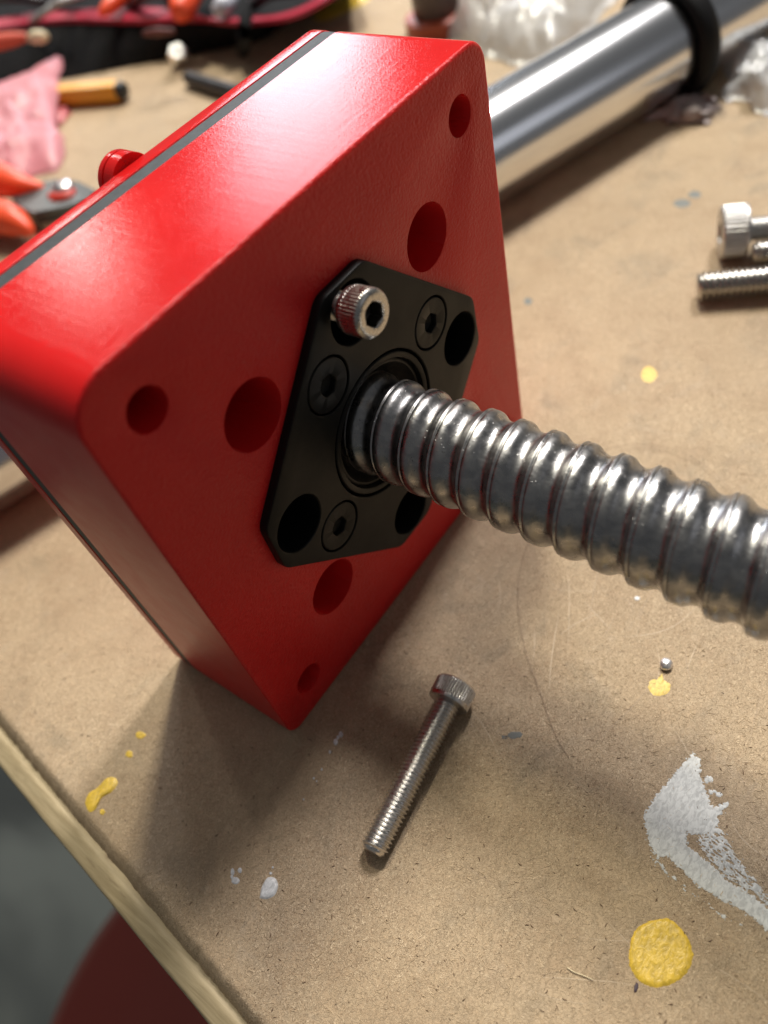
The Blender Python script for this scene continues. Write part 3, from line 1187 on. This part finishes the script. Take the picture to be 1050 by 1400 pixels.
grip('orange tool handle leaning on the crimson rim of the pouch', [at(137, 20, RZ + 6), at(150, 8, RZ + 7), at(175, -16, RZ + 8), at(200, -40, RZ + 8)], [1.2, 3.2, 4.2, 4.2])
grip('stubby orange handle resting on the pouch rim further right', [at(246, 20, RZ + 6), at(250, 8, RZ + 7), at(268, -22, RZ + 9), at(280, -50, RZ + 9)], [3.4, 5.4, 5.2, 4.6])
grip('salmon red cable lying along the foot of the pouch', [at(-30, 70, 16), at(0, 58, 17), at(18, 54, 17), at(36, 50, 17)], [1.5, 3.4, 3.0, 1.6], mat=simple('salmon_red_plastic', (0.62, 0.10, 0.06), 0.45), name='red_cable', cat='cable')
grip('cream plastic cap lying beside the salmon red cable', [at(40, 54, 19), at(47, 51, 20), at(57, 50, 20), at(64, 50, 19)], [1.2, 2.6, 2.6, 1.4], mat=simple('cream_plastic', (0.66, 0.56, 0.38), 0.4), name='cream_plug', cat='plug')
grip('white plastic plug resting on the crimson rim', [at(292, 18, RZ + 5), at(303, 10, RZ + 6), at(312, 2, RZ + 6), at(322, -10, RZ + 5)], [1.5, 4.0, 3.6, 2.0], mat=simple('pale_grey_plastic', (0.50, 0.52, 0.60), 0.3), name='plastic_plug', cat='plug')
grip('thin grey cable crossing the rim at the far left', [at(42, 30, RZ + 3), at(56, 20, RZ + 8), at(80, 4, RZ + 10), at(110, -20, RZ + 6)], [1.0, 1.4, 1.4, 1.2], mat=simple('grey_cable', (0.33, 0.35, 0.36), 0.4), name='grey_cable', cat='cable')
grip('looped clear cable at the far left', [at(52, 27, RZ + 3), at(70, 8, RZ + 10), at(90, 0, RZ + 12), at(130, -12, RZ + 8)], [0.8, 1.2, 1.2, 1.0], mat=simple('clear_grey_cable', (0.45, 0.47, 0.48), 0.3), name='clear_cable', cat='cable')
grip('dull red wire on the black pouch front', [at(196, 46, 22), at(215, 44, 22), at(238, 43, 22)], [0.8, 1.6, 0.8], mat=simple('dull_red_wire', (0.10, 0.015, 0.01), 0.5), name='red_wire', cat='wire')

# loose cables and tools lying in the pouch
DK = simple('dark_cable_sheath', (0.02, 0.02, 0.024), 0.35)
GY = simple('worn_grey_metal', (0.30, 0.31, 0.33), 0.4, 0.7)
grip('black cable lying highest across the pouch opening', [at(-40, 3, RZ + 4), at(20, -3, RZ + 9), at(70, 3, RZ + 5), at(120, -11, RZ + 8), at(160, -33, RZ + 4)], [2.0, 2.0], mat=DK, name='black_cable', cat='cable')
grip('black cable curling just behind the two orange handles', [at(180, 9, RZ + 3), at(200, -7, RZ + 9), at(225, -9, RZ + 8), at(236, 9, RZ + 2)], [2.2, 2.2], mat=DK, name='black_cable', cat='cable')
grip('black cable running out of the pouch towards the top edge', [at(345, 7, RZ + 4), at(370, -9, RZ + 8), at(420, -17, RZ + 6), at(450, -43, RZ + 4)], [2.4, 2.4], mat=DK, name='black_cable', cat='cable')
grip('grey metal rod lying in the pouch at the left', [at(-30, -11, RZ + 6), at(10, -9, RZ + 7), at(40, -5, RZ + 6)], [2.6, 2.6, 1.0], mat=GY, name='metal_rod', cat='rod')
grip('grey metal rod lying in the pouch at the right', [at(350, -1, RZ + 5), at(385, -11, RZ + 6), at(430, -29, RZ + 6)], [1.2, 2.0, 2.0], mat=GY, name='metal_rod', cat='rod')

# steel hex nut and black pen near the pouch foot
nutp = at(246, 80, 3)
V, F = loft([[(r * math.cos(R(60 * j)), r * math.sin(R(60 * j)), z) for j in range(6)] for r, z in ((1.5, 3.6), (3.6, 3.6), (4.3, 2.7), (4.3, -2.2), (3.6, -2.8), (1.5, -2.8), (1.5, 3.6))])
nb = mesh_obj('hex_nut', V, F, mat_steel('bright_zinc', (0.85, 0.85, 0.86), 0.25, 0.4), smooth=25, mw=frame(nutp + Vector((0, 0, 1)), (-0.35, -0.45, 0.8)))
tag(nb, 'bright hex nut on the board just below the black pouch', 'nut')
BKP = simple('black_plastic', (0.018, 0.020, 0.022), 0.35)
grip('black pen lying on the board behind the top of the red block', [at(254, 106, 3), at(262, 108, 3), at(300, 120, 3), at(350, 134, 3), at(400, 150, 3)], [1.6, 2.9, 2.9, 2.9, 2.9], mat=BKP, name='black_pen', cat='pen')

# yellow pen with a black end
pa, pb = at(10, 137, 4.2), at(163, 124, 4.2)
pen = empty('yellow_pen', frame(pb, (pb - pa)))
tag(pen, 'yellow hexagonal pen with a black end lying beside the pink bag', 'pen')
Lp = (pb - pa).length
V, F = loft([[(r * math.cos(R(60 * j + 12)), r * math.sin(R(60 * j + 12)), z) for j in range(6)] for r, z in ((4.1, -Lp), (4.3, -Lp + 0.5), (4.3, -0.8), (3.9, 0))], True, True)
YP = simple('yellow_plastic', (0.80, 0.38, 0.035), 0.33)
mesh_obj('barrel', V, F, YP, pen, smooth=20)
V, F = lathe([(0.01, 3.4), (2.4, 3.3), (3.1, 2.7), (3.4, 1.2), (3.4, 0.02), (0.01, 0.0)], 32)
mesh_obj('end_cap', V, F, BKP, pen, smooth=40)

# red-handled pliers
pl = empty('pliers', Matrix.Translation(at(60, 270) * MM))
tag(pl, 'pliers with orange red handles and dark jaws at the left edge', 'pliers')
plo = at(60, 270)


def tube_part(name, pts, rad, mat, parent, org, n=14):
    P_ = spline(pts, 6)
    k = len(P_)
    rr = []
    for i in range(k):
        t = i / (k - 1) * (len(rad) - 1)
        a = int(min(t, len(rad) - 2))
        rr.append(rad[a] + (rad[a + 1] - rad[a]) * (t - a))
    V, F = tube(P_, rr, n)
    return mesh_obj(name, [tuple(Vector(v) - org) for v in V], F, mat, parent, smooth=180)


tube_part('handle', [at(-120, 235, 9), at(-50, 240, 10), at(0, 246, 10), at(30, 254, 9), at(62, 258, 7)], [6.5, 6.5, 6.2, 4.2, 1.0], ORANGE, pl, plo)
tube_part('handle', [at(-120, 320, 8), at(-50, 300, 8), at(-10, 296, 8), at(20, 303, 8), at(44, 318, 6)], [6.5, 6.4, 6.2, 5.0, 1.2], ORANGE, pl, plo)
JAW = simple('dark_grey_steel', (0.10, 0.11, 0.11), 0.38, 0.7)


def slab(name, px, z0, z1, mat, parent, org, smooth=30):
    P_ = [at(u, v, (z0 + z1) / 2) for u, v in px]
    V, F = loft([[(p.x, p.y, z) for p in P_] for z in (z0, z1 - 0.4)] + [[((p.x * 0.97 + sum(q.x for q in P_) / len(P_) * 0.03), (p.y * 0.97 + sum(q.y for q in P_) / len(P_) * 0.03), z1) for p in P_]], True, True)
    return mesh_obj(name, [tuple(Vector(v) - org) for v in V], F, mat, parent, smooth=smooth)


slab('jaw', [(18, 275), (45, 262), (80, 254), (112, 256), (135, 268), (128, 282), (95, 292), (50, 300), (30, 290)], 3, 8, JAW, pl, plo)
slab('lower_jaw', [(40, 300), (70, 286), (110, 282), (130, 290), (110, 306), (60, 312)], 1, 4.5, simple('worn_steel', (0.28, 0.27, 0.22), 0.35, 0.8), pl, plo)
pv = at(88, 259, 8.2)
tube_part('spring_sleeve', [at(68, 268, 6), at(80, 274, 7), at(96, 270, 7), at(106, 258, 6)], [1.4, 2.6, 2.6, 1.2], simple('dark_red_sleeve', (0.48, 0.03, 0.015), 0.4), pl, plo)
V, F = lathe([(0.01, 2.6), (2.2, 2.4), (3.4, 1.6), (3.9, 0.6), (3.9, -1.5)], 32)
mesh_obj('pivot', V, F, mat_steel('pivot_steel', (0.8, 0.8, 0.82), 0.2, 0.3), pl, smooth=40, mw=Matrix.Translation((pv - plo) * MM))

# pink plastic bag
PINK = mat_film('pink_film', (0.86, 0.36, 0.43), 0.35, 0.68, 0.4)


def bagfn(h, sc_, seed, shape=1.0):
    def f(s, t, p):
        e = min(s, 1 - s, t, 1 - t) * 4
        e = min(1, e) ** 0.5
        z = h * e * (0.75 + 0.45 * fbm(s * sc_, t * sc_, seed)) + abs(fbm(s * sc_ * 3, t * sc_ * 3, seed + 4)) * h * 0.28 * e
        return Vector((p.x + 5 * fbm(s * 3, t * 3, seed + 9), p.y + 5 * fbm(s * 3, t * 3, seed + 2), max(0.6, p.z + z)))
    return f


pink = sheet('pink_plastic_bag', [at(-130, 190, 0), at(84, 78, 10), at(76, 236, 0), at(-110, 275, 0)], 50, 40, bagfn(9, 2.0, 3.0), PINK, 0.4)
tag(pink, 'crumpled pink plastic bag at the left edge beside the yellow pen', 'bag')
pk2 = sheet('pink_plastic_bag', [at(60, 150, 0.5), at(98, 146, 0.5), at(84, 170, 0.5), at(62, 178, 0.5)], 14, 14, bagfn(3, 2.4, 8.0), mat_film('pink_film_flap', (0.70, 0.16, 0.18), 0.0, 0.8, 0.3), 0.3)
pk2.name = 'corner_flap'
pk2.parent = pink

# white crumpled plastic bag
WFILM = mat_film('clear_white_film', (0.74, 0.77, 0.80), 0.5, 0.50, 0.35)
wb = sheet('white_plastic_bag', [at(618, 66, 0), at(632, -80, 0), at(935, -95, 0), at(748, 104, 0)], 80, 60, bagfn(22, 2.0, 13.0), WFILM, 0.3)
tag(wb, 'crumpled translucent white plastic bag beyond the red block', 'bag')
wb2 = sheet('clear_wrap', [at(990, 140, 0), at(1005, 70, 3), at(1120, 60, 0), at(1120, 175, 0)], 50, 40, bagfn(9, 3.5, 23.0), mat_film('clear_wrap_film', (0.85, 0.87, 0.9), 0.5, 0.6, 0.25), 0.25)
tag(wb2, 'clear plastic wrap at the right edge beside the polished tube', 'wrap')
wb3 = sheet('plastic_scrap', [at(880, 168, 0), at(935, 132, 1), at(985, 140, 0), at(970, 172, 0)], 24, 18, bagfn(4, 3.5, 33.0), mat_film('mauve_film', (0.46, 0.39, 0.38), 0.0, 0.8, 0.5), 0.25)
tag(wb3, 'small mauve plastic scrap on the board under the rubber ring', 'scrap')

# dark can with orange foot
can = empty('small_can', Matrix.Translation(at(600, 40) * MM))
tag(can, 'small dark brown can on an orange base beside the white bag', 'can')
V, F = lathe([(0.01, 40), (8.3, 40), (8.8, 39.2), (8.8, 7.0), (8.3, 6.4), (0.01, 6.4)], 40)
mesh_obj('can_body', V, F, simple('dark_brown_metal', (0.095, 0.070, 0.065), 0.4), can, smooth=40)
V, F = lathe([(0.01, 6.4), (10.8, 6.4), (12.4, 5.6), (12.6, 0.4), (12.3, 0), (0.01, 0)], 40)
mesh_obj('orange_base', V, F, simple('rust_orange_plastic', (0.42, 0.075, 0.03), 0.45), can, smooth=40)

# dark red stool below the bench
stp = at(405, 1490, -330)
st = empty('stool', Matrix.Translation((stp.x * MM, stp.y * MM, FL * MM)))
tag(st, 'dark red padded stool below the bench, out of focus', 'stool')
MAR = simple('maroon_vinyl', (0.30, 0.045, 0.030), 0.5, bump=0.3, bscale=0.02, bdist=4)
H = -330 - FL
V, F = lathe([(0.1, H + 12), (90, H + 10), (135, H + 2), (150, H - 14), (152, H - 40), (140, H - 52), (0.1, H - 54)], 64)
mesh_obj('seat', V, F, MAR, st, smooth=60)
V, F = lathe([(153.5, H - 30), (156, H - 34), (156, H - 46), (153, H - 50), (151, H - 40), (153.5, H - 30)], 64)
mesh_obj('seat_trim', V, F, mat_steel('chrome_trim', (0.6, 0.6, 0.66), 0.2, 0.3), st, smooth=60)
leg_mat = simple('grey_painted_metal', (0.12, 0.12, 0.12), 0.4, 0.6)
for k in range(4):
    a = R(45 + 90 * k)
    V, F = tube([(100 * math.cos(a), 100 * math.sin(a), H - 54), (135 * math.cos(a), 135 * math.sin(a), 2)], 11, 12)
    mesh_obj('leg', V, F, leg_mat, st, smooth=60)
